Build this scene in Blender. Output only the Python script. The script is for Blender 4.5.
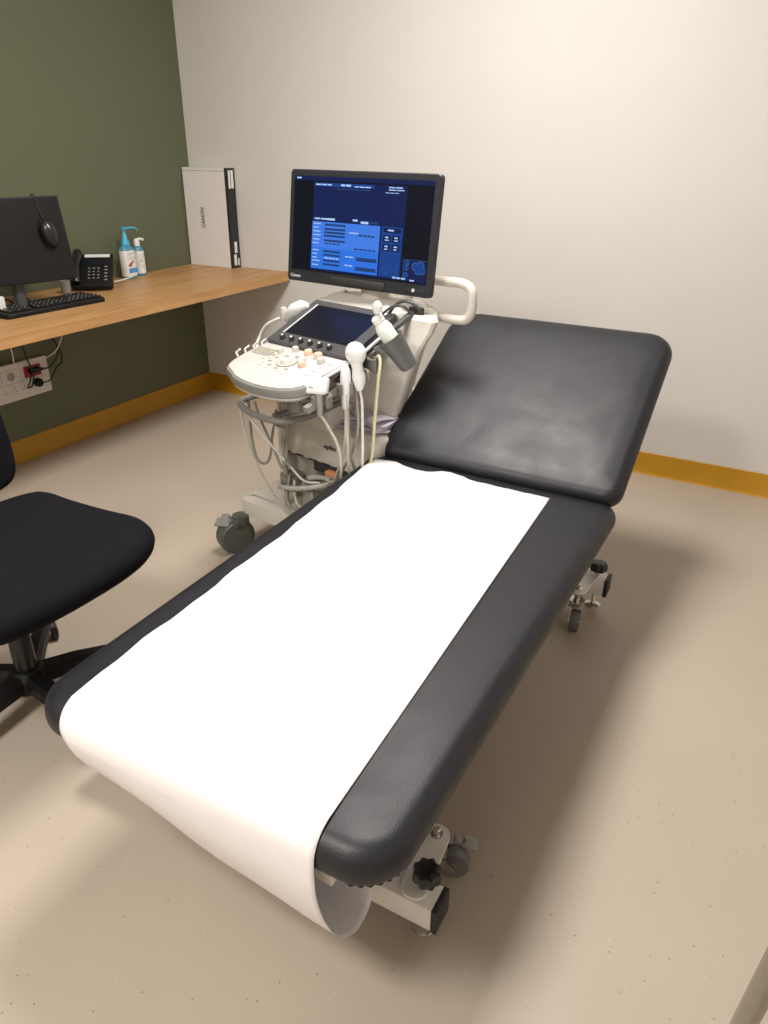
import bpy, bmesh, math, random
from mathutils import Vector, Matrix
random.seed(7)
S = bpy.context.scene
for o in list(bpy.data.objects): bpy.data.objects.remove(o)
PI = math.pi

# ------------------------------------------------------------------ camera
cam = bpy.data.objects.new('camera', bpy.data.cameras.new('camera'))
S.collection.objects.link(cam); S.camera = cam
YAW, PITCH, ROLL = -0.4982, 0.4670, 0.0104
fwd = Vector((math.sin(YAW)*math.cos(PITCH), math.cos(YAW)*math.cos(PITCH), -math.sin(PITCH)))
r0 = Vector((math.cos(YAW), -math.sin(YAW), 0)); u0 = r0.cross(fwd)
rt = r0*math.cos(ROLL) + u0*math.sin(ROLL); up = u0*math.cos(ROLL) - r0*math.sin(ROLL)
M = Matrix((rt, up, -fwd)).transposed().to_4x4(); M.translation = Vector((2.9774, -3.2588, 1.3303))
cam.matrix_world = M
cam.data.sensor_fit = 'HORIZONTAL'; cam.data.sensor_width = 36.0; cam.data.lens = 36.0*727.9/768.0
cam.data.clip_start = 0.02

# ------------------------------------------------------------------ world, lights, exposure
W = bpy.data.worlds.new('world'); S.world = W; W.use_nodes = True
W.node_tree.nodes['Background'].inputs[0].default_value = (1.0, 0.93, 0.84, 1)
W.node_tree.nodes['Background'].inputs[1].default_value = 0.3
S.view_settings.view_transform = 'Standard'; S.view_settings.look = 'None'
S.view_settings.gamma = 1.0; S.view_settings.use_curve_mapping = False
S.view_settings.exposure = 0.0
LIGHTS = [((1.96, -1.40), 52.0), ((1.80, -3.80), 60.0)]   # ceiling panels: position, watts
LCOL = (1.0, 0.955, 0.92)
CEIL = 2.6

# ------------------------------------------------------------------ helpers
COL = S.collection
ROOT = {}
def mesh_finish(bm, ang=35):
    bmesh.ops.recalc_face_normals(bm, faces=bm.faces)
    a = math.radians(ang)
    for f in bm.faces: f.smooth = True
    for e in bm.edges:
        if len(e.link_faces) == 2 and e.calc_face_angle(0) > a: e.smooth = False
def obj(name, bm, m, parent=None, label=None, cat=None, group=None, kind=None, ang=35, recalc=True):
    """links a bmesh (in the frame of its thing) as one mesh object"""
    me = bpy.data.meshes.new(name)
    if recalc: mesh_finish(bm, ang)
    bm.to_mesh(me); bm.free()
    for k in (m if isinstance(m, (list, tuple)) else [m]): me.materials.append(k)
    o = bpy.data.objects.new(name, me); COL.objects.link(o)
    if parent: o.parent = parent
    props(o, label, cat, group, kind)
    return o
def props(o, label=None, cat=None, group=None, kind=None):
    if label: o['label'] = label
    if cat: o['category'] = cat
    if group: o['group'] = group
    if kind: o['kind'] = kind
def thing(name, label, cat, loc=(0,0,0), rz=0.0, group=None):
    o = bpy.data.objects.new(name, None); COL.objects.link(o)
    o.location = loc; o.rotation_euler = (0, 0, rz); o.empty_display_size = 0.05
    props(o, label, cat, group); return o
def mapped(bm0, M):
    bm0.transform(M); return bm0
def new(): return bmesh.new()
def box(bm, c, s, bev=0.0, rot=None, seg=2):
    t = bmesh.new(); bmesh.ops.create_cube(t, size=1.0)
    bmesh.ops.scale(t, vec=s, verts=t.verts)
    if bev: bmesh.ops.bevel(t, geom=t.edges[:], offset=bev, segments=seg, affect='EDGES', profile=0.5)
    Mx = Matrix.Translation(c) @ (rot.to_4x4() if rot else Matrix.Identity(4))
    t.transform(Mx); join(bm, t); return bm
def join(bm, t, mi=None):
    me = bpy.data.meshes.new('tmp'); 
    if mi is not None:
        for f in t.faces: f.material_index = mi
    t.to_mesh(me); bm.from_mesh(me); bpy.data.meshes.remove(me); t.free()
def cyl(bm, p0, p1, r, r2=None, seg=20):
    p0, p1 = Vector(p0), Vector(p1); d = p1-p0
    t = bmesh.new(); bmesh.ops.create_cone(t, cap_ends=True, segments=seg, radius1=r, radius2=r if r2 is None else r2, depth=d.length)
    t.transform(Matrix.Translation((p0+p1)/2) @ d.to_track_quat('Z', 'Y').to_matrix().to_4x4()); join(bm, t); return bm
def smoothpath(pts, n=6):
    pts = [Vector(p) for p in pts]
    P = [pts[0]*2-pts[1]] + pts + [pts[-1]*2-pts[-2]]; out = []
    for i in range(1, len(P)-2):
        a, b, c, d = P[i-1], P[i], P[i+1], P[i+2]
        for k in range(n):
            t = k/n
            out.append(0.5*((2*b) + (c-a)*t + (2*a-5*b+4*c-d)*t*t + (3*b-a-3*c+d)*t**3))
    out.append(pts[-1]); return out
def tube(bm, pts, r, seg=8, closed=False, smooth=0, flat=1.0):
    pts = smoothpath(pts, smooth) if smooth else [Vector(p) for p in pts]
    n = len(pts); rings = []
    nrm = None
    for i, p in enumerate(pts):
        if closed: d = pts[(i+1) % n]-pts[i-1]
        else: d = pts[min(i+1, n-1)]-pts[max(i-1, 0)]
        d.normalize()
        if nrm is None:
            nrm = d.orthogonal().normalized()
            if abs(d.z) < .9: nrm = Vector((0,0,1)).cross(d).normalized()
        nrm = (nrm - d*nrm.dot(d)).normalized(); b = d.cross(nrm)
        rr = r[i] if isinstance(r, list) else r
        rings.append([bm.verts.new(p + nrm*math.cos(2*PI*k/seg)*rr + b*math.sin(2*PI*k/seg)*rr*flat) for k in range(seg)])
    for i in range(n if closed else n-1):
        A, Bq = rings[i], rings[(i+1) % n]
        for k in range(seg): bm.faces.new((A[k], A[(k+1) % seg], Bq[(k+1) % seg], Bq[k]))
    if not closed:
        bm.faces.new(rings[0][::-1]); bm.faces.new(rings[-1])
    return bm
def lathe(bm, prof, o=(0,0,0), seg=24, M=None):
    """prof: (radius, z) from bottom to top"""
    o = Vector(o); rings = []; t = bmesh.new()
    for r, z in prof:
        if r < 1e-5: rings.append([t.verts.new((0, 0, z))])
        else: rings.append([t.verts.new((r*math.cos(2*PI*k/seg), r*math.sin(2*PI*k/seg), z)) for k in range(seg)])
    for A, Bq in zip(rings, rings[1:]):
        for k in range(seg):
            a = A[k % len(A)]; b = A[(k+1) % len(A)]; c = Bq[(k+1) % len(Bq)]; d = Bq[k % len(Bq)]
            vs = [a]
            for v in (b, c, d):
                if v not in vs: vs.append(v)
            if len(vs) > 2: t.faces.new(vs)
    if len(rings[0]) > 1: t.faces.new(rings[0][::-1])
    if len(rings[-1]) > 1: t.faces.new(rings[-1])
    if M: t.transform(M)
    t.transform(Matrix.Translation(o)); join(bm, t); return bm
def rrect(x0, x1, y0, y1, r, n=8):
    """rounded rectangle outline, ccw; r = radius or 4 radii (x0y0, x1y0, x1y1, x0y1)"""
    R = r if isinstance(r, (tuple, list)) else (r,)*4
    out = []
    for (cx, cy, a0, rr) in ((x0+R[0], y0+R[0], PI, R[0]), (x1-R[1], y0+R[1], 1.5*PI, R[1]), (x1-R[2], y1-R[2], 0, R[2]), (x0+R[3], y1-R[3], .5*PI, R[3])):
        for k in range(n+1):
            a = a0+k*PI/2/n; out.append((cx+rr*math.cos(a), cy+rr*math.sin(a)))
    return out
def inset(poly, d):
    n = len(poly); out = []
    for i in range(n):
        p = Vector(poly[i]); a = Vector(poly[i-1]); b = Vector(poly[(i+1) % n])
        e1 = p-a; e2 = b-p
        if e1.length < 1e-7: e1 = e2
        if e2.length < 1e-7: e2 = e1
        n1 = Vector((-e1.y, e1.x)).normalized(); n2 = Vector((-e2.y, e2.x)).normalized()
        m = n1+n2; m = m.normalized() if m.length > 1e-6 else n1
        out.append(p + m*d/max(.35, m.dot(n1)))
    return out
def slab(bm, poly, prof, M=None):
    """prof: list of (inset, z) bottom to top"""
    t = bmesh.new(); rings = []
    for d, z in prof:
        rings.append([t.verts.new((p[0], p[1], z)) for p in (inset(poly, d) if d else poly)])
    n = len(poly)
    for A, Bq in zip(rings, rings[1:]):
        for k in range(n): t.faces.new((A[k], A[(k+1) % n], Bq[(k+1) % n], Bq[k]))
    t.faces.new(rings[0][::-1]); t.faces.new(rings[-1])
    if M: t.transform(M)
    join(bm, t); return bm
def rpad(bm, x0, x1, y0, y1, R, prof, M=None, n=12):
    """rounded rectangular cushion: every ring is a rounded rectangle of its own"""
    t = bmesh.new(); rings = []
    for d, z in prof:
        rings.append([t.verts.new((p[0], p[1], z)) for p in rrect(x0+d, x1-d, y0+d, y1-d, tuple(max(q-d, q*.55) for q in R), n)])
    for A, Bq in zip(rings, rings[1:]):
        m = len(A)
        for k in range(m): t.faces.new((A[k], A[(k+1) % m], Bq[(k+1) % m], Bq[k]))
    t.faces.new(rings[0][::-1]); t.faces.new(rings[-1])
    if M: t.transform(M)
    join(bm, t); return bm
def rnd(h, r, n=5, z0=0.0):
    """profile of a slab of height h with edge radius r"""
    lo = [(r*(1-math.sin(a)), z0+r*(1-math.cos(a))) for a in [k*PI/2/n for k in range(n+1)]]
    hi = [(r*(1-math.cos(a)), z0+h-r*(1-math.sin(a))) for a in [k*PI/2/n for k in range(n+1)]]
    return lo+hi
def basis(o, x, y):
    x = Vector(x).normalized(); y = Vector(y); y = (y-x*y.dot(x)).normalized(); z = x.cross(y)
    Mx = Matrix((x, y, z)).transposed().to_4x4(); Mx.translation = Vector(o); return Mx

# ------------------------------------------------------------------ materials
def mat(name, col, rough=.5, metal=0.0, noise=0.06, nscale=30.0, bump=0.0, bscale=200.0, spec=.5, emit=None, estr=0.0, trans=0.0, coat=0.0):
    m = bpy.data.materials.new(name); m.use_nodes = True; nt = m.node_tree; b = nt.nodes['Principled BSDF']
    b.inputs['Roughness'].default_value = rough; b.inputs['Metallic'].default_value = metal
    b.inputs['Specular IOR Level'].default_value = spec
    if coat: b.inputs['Coat Weight'].default_value = coat; b.inputs['Coat Roughness'].default_value = .15
    tc = nt.nodes.new('ShaderNodeTexCoord')
    nz = nt.nodes.new('ShaderNodeTexNoise'); nz.inputs['Scale'].default_value = nscale; nz.inputs['Detail'].default_value = 4
    nt.links.new(tc.outputs['Object'], nz.inputs['Vector'])
    rp = nt.nodes.new('ShaderNodeMapRange'); rp.inputs[3].default_value = 1-noise; rp.inputs[4].default_value = 1+noise
    rp.inputs[1].default_value = .3; rp.inputs[2].default_value = .7
    nt.links.new(nz.outputs['Fac'], rp.inputs[0])
    mx = nt.nodes.new('ShaderNodeVectorMath'); mx.operation = 'SCALE'; mx.inputs[0].default_value = col
    nt.links.new(rp.outputs[0], mx.inputs['Scale']); nt.links.new(mx.outputs[0], b.inputs['Base Color'])
    if bump:
        n2 = nt.nodes.new('ShaderNodeTexNoise'); n2.inputs['Scale'].default_value = bscale; n2.inputs['Detail'].default_value = 3
        nt.links.new(tc.outputs['Object'], n2.inputs['Vector'])
        bp = nt.nodes.new('ShaderNodeBump'); bp.inputs['Strength'].default_value = bump; bp.inputs['Distance'].default_value = .002
        nt.links.new(n2.outputs['Fac'], bp.inputs['Height']); nt.links.new(bp.outputs[0], b.inputs['Normal'])
    if emit:
        b.inputs['Emission Color'].default_value = (*emit, 1); b.inputs['Emission Strength'].default_value = estr
    if trans: b.inputs['Transmission Weight'].default_value = trans
    return m
m_white_wall = mat('white_wall_paint', (.66, .64, .605), .75, noise=.015, nscale=3, bump=.12, bscale=260)
m_green_wall = mat('olive_wall_paint', (.112, .126, .070), .62, noise=.02, nscale=3, bump=.12, bscale=260)
m_ceiling = mat('ceiling_tile', (.78, .76, .72), .9, noise=.03, nscale=60)
m_skirt = mat('mustard_skirting', (.49, .25, .008), .5, noise=.05, nscale=8)
m_white_metal = mat('white_powder_coat', (.78, .75, .70), .35, noise=.02)
m_chrome = mat('chrome', (.62, .61, .58), .22, metal=1.0, noise=.08)
m_black_plastic = mat('black_plastic', (.006, .006, .007), .5, spec=.3, noise=.15, bump=.1, bscale=500)
m_black_gloss = mat('black_gloss', (.012, .012, .013), .28, noise=.1)
m_mesh_fabric = mat('black_chair_fabric', (.008, .008, .0105), .9, noise=.25, nscale=300, bump=.5, bscale=900, spec=.12)
m_rubber_grey = mat('grey_rubber', (.12, .125, .11), .55, noise=.1)
m_tread = mat('grey_tread', (.16, .155, .15), .6, noise=.1)
m_hub_grey = mat('hub_plastic', (.30, .30, .29), .45, noise=.08)
m_caster_green = mat('caster_plastic', (.10, .107, .09), .42, noise=.06)
m_cream = mat('cream_plastic', (.69, .655, .59), .38, noise=.02)
m_panel = mat('panel_plastic', (.56, .54, .50), .42, noise=.02)
m_beige = mat('beige_plastic', (.40, .375, .32), .45, noise=.03)
m_grey = mat('grey_plastic', (.23, .225, .205), .40, noise=.05)
m_cup = mat('cup_grey', (.115, .118, .115), .45, noise=.05)
m_dgrey = mat('dark_grey_plastic', (.065, .065, .066), .42, noise=.05)
m_bezel = mat('monitor_bezel', (.020, .022, .027), .45, noise=.05)
m_slot = mat('slot_dark', (.03, .028, .025), .6)
m_probe = mat('probe_white', (.83, .83, .82), .35, noise=.02)
m_cable = mat('cable_beige', (.55, .52, .43), .5, noise=.05)
m_cable_y = mat('cable_yellowish', (.62, .60, .38), .45, noise=.05)
m_cable_w = mat('cable_white', (.75, .74, .70), .45, noise=.05)
m_cable_g = mat('cable_grey', (.30, .29, .25), .5, noise=.05)
m_cable_k = mat('cable_black', (.012, .012, .012), .5, noise=.05)
m_orange = mat('pale_orange_plastic', (.72, .50, .38), .45)
m_copper = mat('orange_connector', (.62, .27, .12), .5)
m_blue = mat('cyan_plastic', (.06, .42, .66), .35)
m_liquid = mat('blue_gel', (.12, .40, .50), .2, trans=.3)
m_label = mat('label_white', (.80, .80, .78), .5)
m_lblue = mat('label_blue', (.08, .28, .70), .5)
m_skin = mat('label_skin', (.50, .20, .13), .5)
m_ink = mat('ink', (.02, .02, .022), .5)
m_silver_ink = mat('light_ink', (.62, .62, .62), .5)
m_red = mat('red_socket', (.35, .012, .02), .45)
m_socket = mat('socket_white', (.72, .69, .66), .4, noise=.02)
m_box = mat('white_card', (.80, .765, .745), .55, noise=.02)
m_steel = mat('brushed_steel', (.40, .37, .31), .38, metal=.75, noise=.06)
m_yellow = mat('yellow_plastic', (.62, .60, .03), .5)
m_gel_bottle = mat('clear_gel_bottle', (.80, .86, .80), .3, noise=.02)
m_screen_off = mat('touch_glass', (.004, .005, .010), .28, noise=.03, emit=(.02, .03, .10), estr=.05)

def paper_mat():
    m = mat('couch_roll_paper', (.90, .87, .88), .85, noise=.008, nscale=8, bump=.25, bscale=14, spec=.2)
    nt = m.node_tree
    for n in nt.nodes:
        if n.type == 'BUMP': n.inputs['Distance'].default_value = .006
    return m
m_paper = paper_mat()
m_sheet = mat('lilac_paper', (.72, .68, .77), .75, noise=.06, nscale=12, bump=.2, bscale=20)

def vinyl_mat():
    m = mat('black_vinyl', (.010, .0105, .015), .40, noise=.10, nscale=4, spec=.5)
    nt = m.node_tree; b = nt.nodes['Principled BSDF']; tc = nt.nodes.new('ShaderNodeTexCoord')
    fine = nt.nodes.new('ShaderNodeTexVoronoi'); fine.inputs['Scale'].default_value = 420
    big = nt.nodes.new('ShaderNodeTexNoise'); big.inputs['Scale'].default_value = 6; big.inputs['Detail'].default_value = 2; big.inputs['Distortion'].default_value = .8
    for n in (fine, big): nt.links.new(tc.outputs['Object'], n.inputs['Vector'])
    b1 = nt.nodes.new('ShaderNodeBump'); b1.inputs['Strength'].default_value = .35; b1.inputs['Distance'].default_value = .0006
    b2 = nt.nodes.new('ShaderNodeBump'); b2.inputs['Strength'].default_value = .12; b2.inputs['Distance'].default_value = .010
    nt.links.new(fine.outputs['Distance'], b1.inputs['Height']); nt.links.new(big.outputs['Fac'], b2.inputs['Height'])
    nt.links.new(b2.outputs[0], b1.inputs['Normal']); nt.links.new(b1.outputs[0], b.inputs['Normal'])
    # smeared cleaning marks change the gloss
    sm = nt.nodes.new('ShaderNodeTexNoise'); sm.inputs['Scale'].default_value = 7; sm.inputs['Detail'].default_value = 5; sm.inputs['Distortion'].default_value = 1.2
    nt.links.new(tc.outputs['Object'], sm.inputs['Vector'])
    rr = nt.nodes.new('ShaderNodeMapRange'); rr.inputs[1].default_value = .3; rr.inputs[2].default_value = .7; rr.inputs[3].default_value = .40; rr.inputs[4].default_value = .52
    nt.links.new(sm.outputs['Fac'], rr.inputs[0]); nt.links.new(rr.outputs[0], b.inputs['Roughness'])
    return m
m_vinyl = vinyl_mat()

def floor_mat():
    m = mat('beige_vinyl_floor', (.455, .385, .308), .42, noise=.035, nscale=1.6, spec=.4)
    nt = m.node_tree; b = nt.nodes['Principled BSDF']; tc = nt.nodes.new('ShaderNodeTexCoord')
    prev = b.inputs['Base Color'].links[0].from_socket
    # sparse dark and light flecks of the vinyl
    def flecks(scale, size, keep, col, prev):
        v = nt.nodes.new('ShaderNodeTexVoronoi'); v.inputs['Scale'].default_value = scale
        nt.links.new(tc.outputs['Object'], v.inputs['Vector'])
        a = nt.nodes.new('ShaderNodeMath'); a.operation = 'LESS_THAN'; a.inputs[1].default_value = size
        nt.links.new(v.outputs['Distance'], a.inputs[0])
        sx = nt.nodes.new('ShaderNodeSeparateColor'); nt.links.new(v.outputs['Color'], sx.inputs[0])
        c = nt.nodes.new('ShaderNodeMath'); c.operation = 'LESS_THAN'; c.inputs[1].default_value = keep
        nt.links.new(sx.outputs[0], c.inputs[0])
        d = nt.nodes.new('ShaderNodeMath'); d.operation = 'MULTIPLY'
        nt.links.new(a.outputs[0], d.inputs[0]); nt.links.new(c.outputs[0], d.inputs[1])
        e = nt.nodes.new('ShaderNodeMath'); e.operation = 'MULTIPLY'; e.inputs[1].default_value = .75; nt.links.new(d.outputs[0], e.inputs[0])
        x = nt.nodes.new('ShaderNodeMix'); x.data_type = 'RGBA'; x.inputs[7].default_value = (*col, 1)
        nt.links.new(e.outputs[0], x.inputs[0]); nt.links.new(prev, x.inputs[6]); return x.outputs[2]
    prev = flecks(60, .10, .16, (.12, .08, .055), prev)
    prev = flecks(90, .12, .12, (.66, .57, .46), prev)
    nt.links.new(prev, b.inputs['Base Color'])
    return m
m_floor = floor_mat()

def oak_mat():
    m = bpy.data.materials.new('oak_laminate'); m.use_nodes = True; nt = m.node_tree; b = nt.nodes['Principled BSDF']
    tc = nt.nodes.new('ShaderNodeTexCoord'); mp = nt.nodes.new('ShaderNodeMapping'); mp.inputs['Scale'].default_value = (14, 1.1, 14)
    nt.links.new(tc.outputs['Object'], mp.inputs[0])
    n = nt.nodes.new('ShaderNodeTexNoise'); n.inputs['Scale'].default_value = 2.2; n.inputs['Detail'].default_value = 8; n.inputs['Distortion'].default_value = .5
    nt.links.new(mp.outputs[0], n.inputs['Vector'])
    r = nt.nodes.new('ShaderNodeValToRGB'); r.color_ramp.elements[0].position = .3; r.color_ramp.elements[0].color = (.40, .205, .075, 1)
    r.color_ramp.elements[1].position = .72; r.color_ramp.elements[1].color = (.56, .325, .135, 1)
    nt.links.new(n.outputs['Fac'], r.inputs[0]); nt.links.new(r.outputs[0], b.inputs['Base Color'])
    b.inputs['Roughness'].default_value = .42; return m
m_oak = oak_mat()

def emis(name, col, s):
    m = bpy.data.materials.new(name); m.use_nodes = True; nt = m.node_tree; b = nt.nodes['Principled BSDF']
    b.inputs['Base Color'].default_value = (.004, .004, .005, 1); b.inputs['Roughness'].default_value = .35; b.inputs['Specular IOR Level'].default_value = .2
    b.inputs['Emission Color'].default_value = (*col, 1); b.inputs['Emission Strength'].default_value = s; return m
e_bg = emis('screen_black', (.0008, .0014, .008), 1.0)
e_navy = emis('screen_navy', (.003, .011, .075), 1.0)
e_line = emis('screen_line', (.008, .022, .12), 1.0)
e_mid = emis('screen_mid_blue', (.006, .05, .25), 1.0)
e_light = emis('screen_light_blue', (.025, .17, .74), 1.0)
e_light2 = emis('screen_light_blue_upper', (.05, .20, .76), 1.0)
e_field = emis('screen_field', (.012, .05, .17), 1.0)
e_text = emis('screen_text', (.42, .60, .95), 1.0)
e_icon = emis('screen_icon', (.03, .10, .28), 1.0)
m_diff = emis('light_diffuser', (1.0, .95, .88), 6.0)

def text(name, s, size, Mx, m, parent, label=None, ext=.0004, spacing=1.0, sx=1.0):
    c = bpy.data.curves.new(name, 'FONT'); c.body = s; c.size = size; c.extrude = ext; c.align_x = 'CENTER'; c.align_y = 'CENTER'
    c.space_character = spacing; c.offset = size*.018; c.resolution_u = 2
    t = bpy.data.objects.new(name, c); COL.objects.link(t)
    dg = bpy.context.evaluated_depsgraph_get(); me = bpy.data.meshes.new_from_object(t.evaluated_get(dg))
    bpy.data.objects.remove(t); me.transform(Mx @ Matrix.Diagonal((sx, 1, 1, 1)))
    me.materials.clear(); me.materials.append(m)
    o = bpy.data.objects.new(name, me); COL.objects.link(o); o.parent = parent
    if label: o['label'] = label
    return o

# ------------------------------------------------------------------ the room
RX, RY = 4.1, -4.7
def struct(name, bm, m): return obj(name, bm, m, kind='structure')
struct('floor', box(new(), (RX/2, RY/2, -.05), (RX+.2, -RY+.2, .1)), m_floor)
struct('ceiling', box(new(), (RX/2, RY/2, CEIL+.05), (RX+.2, -RY+.2, .1)), m_ceiling)
struct('wall_left', box(new(), (-.05, RY/2, CEIL/2), (.1, -RY, CEIL)), m_green_wall)
struct('wall_back', box(new(), (RX/2, .05, CEIL/2), (RX+.2, .1, CEIL)), m_white_wall)
struct('wall_right', box(new(), (RX+.05, RY/2, CEIL/2), (.1, -RY, CEIL)), m_white_wall)
struct('wall_front', box(new(), (RX/2, RY-.05, CEIL/2), (RX+.2, .1, CEIL)), m_white_wall)
def skirting(name, p0, p1, inward):
    # upstand of the floor vinyl with a small cove at its foot
    p0, p1, nn = Vector(p0), Vector(p1), Vector(inward); bm = new()
    prof = [(0, 0), (.016, 0), (.0085, .004), (.005, .012), (.004, .099), (.002, .1015), (0, .1015)]
    A = [bm.verts.new(p0+nn*d+Vector((0,0,z))) for d, z in prof]; Bq = [bm.verts.new(p1+nn*d+Vector((0,0,z))) for d, z in prof]
    n = len(prof)
    for k in range(n): bm.faces.new((A[k], A[(k+1) % n], Bq[(k+1) % n], Bq[k]))
    bm.faces.new(A); bm.faces.new(Bq[::-1])
    struct(name, bm, m_skirt)
skirting('baseboard_left', (0, 0, 0), (0, RY, 0), (1, 0, 0))
skirting('baseboard_back', (0, 0, 0), (RX, 0, 0), (0, -1, 0))
skirting('baseboard_right', (RX, 0, 0), (RX, RY, 0), (-1, 0, 0))
skirting('baseboard_front', (0, RY, 0), (RX, RY, 0), (0, 1, 0))
for (lx, ly), pw in LIGHTS:
    t = thing('ceiling_light', 'square recessed ceiling light panel over the %s' % ('head end of the treatment couch' if ly > -2 else 'foot end of the treatment couch'), 'ceiling light', (lx, ly, CEIL))
    f = new()
    for s in (-1, 1):
        box(f, (s*.305, 0, -.006), (.02, .63, .012)); box(f, (0, s*.305, -.006), (.59, .02, .012))
    obj('frame', f, m_white_metal, t)
    obj('diffuser', box(new(), (0, 0, -.003), (.59, .59, .004)), m_diff, t)
    L = bpy.data.lights.new('panel_light', 'AREA'); L.shape = 'SQUARE'; L.size = .58; L.energy = pw; L.color = LCOL
    lo = bpy.data.objects.new('panel_light', L); COL.objects.link(lo); lo.location = (lx, ly, CEIL-.02)

# ------------------------------------------------------------------ desk
dk = thing('desk', 'wall-mounted oak worktop running along the olive wall', 'desk', (0, 0, 0))
obj('worktop', box(new(), (.3145+.001, -1.6, .708), (.627, 3.198, .044), .0015, seg=1), m_oak, dk)
for y in (-.9, -2.4):
    bm = new(); box(bm, (.02, y, .60), (.03, .04, .17), .002); box(bm, (.24, y, .676), (.42, .04, .018), .002)
    tube(bm, [(.03, y, .54), (.40, y, .668)], .008)
    obj('bracket', bm, m_dgrey, dk)

# ------------------------------------------------------------------ socket panel
sp = thing('socket_panel', 'long white wall trunking with two rows of sockets under the desk', 'socket', (0, -1.48, .29))
obj('backplate', box(new(), (.0125, 0, .08), (.023, .76, .165), .004), m_socket, sp)
def sockety(y, z, rad=True): return (y+1.48, z-.29)
# upper row modules
mods = [(-1.30, 'white'), (-1.186, 'red'), (-1.42, 'white'), (-1.54, 'white'), (-1.66, 'white')]
for y, c in mods:
    yy = y+1.48
    bm = box(new(), (.026, yy, .111), (.005, .085, .052), .0015)
    so = obj('socket_module', bm, m_red if c == 'red' else m_socket, sp, label='dark red socket module' if c == 'red' else None)
    if c == 'white':
        h = new(); lathe(h, [(.0, 0), (.017, 0), (.019, .002), (.019, .003), (.016, .003), (.014, .0008), (0, .0008)], (.0284, yy, .111), 20, Matrix.Rotation(PI/2, 4, 'Y'))
        obj('socket_rim', h, m_hub_grey, so)
for y in (-1.19, -1.24, -1.29, -1.34, -1.39, -1.44, -1.5, -1.56, -1.62, -1.68):
    yy = y+1.48; h = new()
    for a, b in ((0, .010), (-.007, -.004), (.007, -.004)): box(h, (.0243, yy+a, .045+b), (.001, .003, .006))
    obj('outlet_slots', h, m_slot, sp)
obj('divider_line', box(new(), (.0243, 0, .076), (.001, .74, .0015)), m_hub_grey, sp)

def plug(name, pts, m, r, label, head=None):
    t = thing(name, label, 'cable', pts[0])
    o = Vector(pts[0]); bm = tube(new(), [Vector(p)-o for p in pts], r, 8, smooth=8)
    obj('cord', bm, m, t)
    if head:
        k, c = head; c = Vector(c)-o; h = new()
        if k == 'round':
            lathe(h, [(0, 0), (.0175, 0), (.0195, .003), (.0195, .020), (.012, .030), (0, .030)], c, 20, Matrix.Rotation(PI/2, 4, 'Y'))
        else:
            box(h, c+Vector((.012, 0, 0)), (.028, .050, .024), .005)
            box(h, c+Vector((.02, .03, 0)), (.015, .02, .014), .004)
        obj('plug', h, m_black_plastic, t)
    return t
plug('power_cable', [(.052, -1.172, .345), (.060, -1.13, .350), (.05, -1.075, .395), (.04, -1.035, .41), (.04, -1.035, .47), (.05, -1.09, .56), (.05, -1.135, .63), (.05, -1.15, .685)], m_cable_k, .0035, 'black cable ending in a round plug in the lower socket row', ('round', (.026, -1.175, .345)))
plug('power_cable', [(.048, -1.155, .405), (.05, -1.11, .405), (.045, -1.06, .44), (.045, -1.05, .49), (.05, -1.09, .58), (.045, -1.14, .685)], m_cable_k, .0035, 'black cable leaving the red socket module to the right', ('flat', (.026, -1.185, .405)))
plug('power_cable', [(.045, -1.205, .40), (.065, -1.235, .37), (.062, -1.25, .345), (.055, -1.225, .345), (.06, -1.21, .39), (.05, -1.215, .46), (.04, -1.225, .56), (.04, -1.225, .685)], m_cable_k, .0035, 'black cable hanging straight down and looping at the red socket module')
plug('network_cable', [(.026, -1.10, .44), (.05, -1.06, .47), (.055, -1.02, .53), (.055, -1.01, .60), (.05, -1.025, .685)], m_cable_w, .0028, 'thin white cable curving from the panel end up to the desk')
plug('network_cable', [(.028, -1.27, .45), (.045, -1.28, .52), (.045, -1.31, .60), (.045, -1.34, .685)], m_cable_w, .0028, 'thin white cable rising from the left part of the panel')

# ------------------------------------------------------------------ white box in the corner
bt = thing('flat_box', 'flat white cardboard box with black spine standing in the desk corner', 'box', (.158, -.036, .73))
lean = Matrix.Rotation(math.radians(-.4), 4, 'X')
bm = box(new(), (-.010, -.002, .2435), (.282, .058, .487), .0012, seg=1); obj('carton', mapped(bm, lean), m_box, bt)
bm = box(new(), (.141, -.002, .2435), (.020, .0595, .4885), .0015, seg=1); obj('spine', mapped(bm, lean), m_ink, bt, label='black spine with white labels')
for y, z, a, b in ((-.016, .435, .014, .085), (.004, .435, .018, .085), (-.004, .105, .020, .055), (-.012, .042, .020, .055), (.011, .030, .010, .035)):
    bm = box(new(), (.1515, y*1.1, z), (.001, a, b)); obj('label', mapped(bm, lean), m_label, bt)
bm = box(new(), (-.010, -.0312, .472), (.28, .0008, .0015)); obj('lid_seam', mapped(bm, lean), m_ink, bt)
text('lettering', 'CANON', .034, lean @ basis((-.035, -.0313, .245), (0, 0, 1), (-1, 0, 0)), m_ink, bt, sx=.80)

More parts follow.
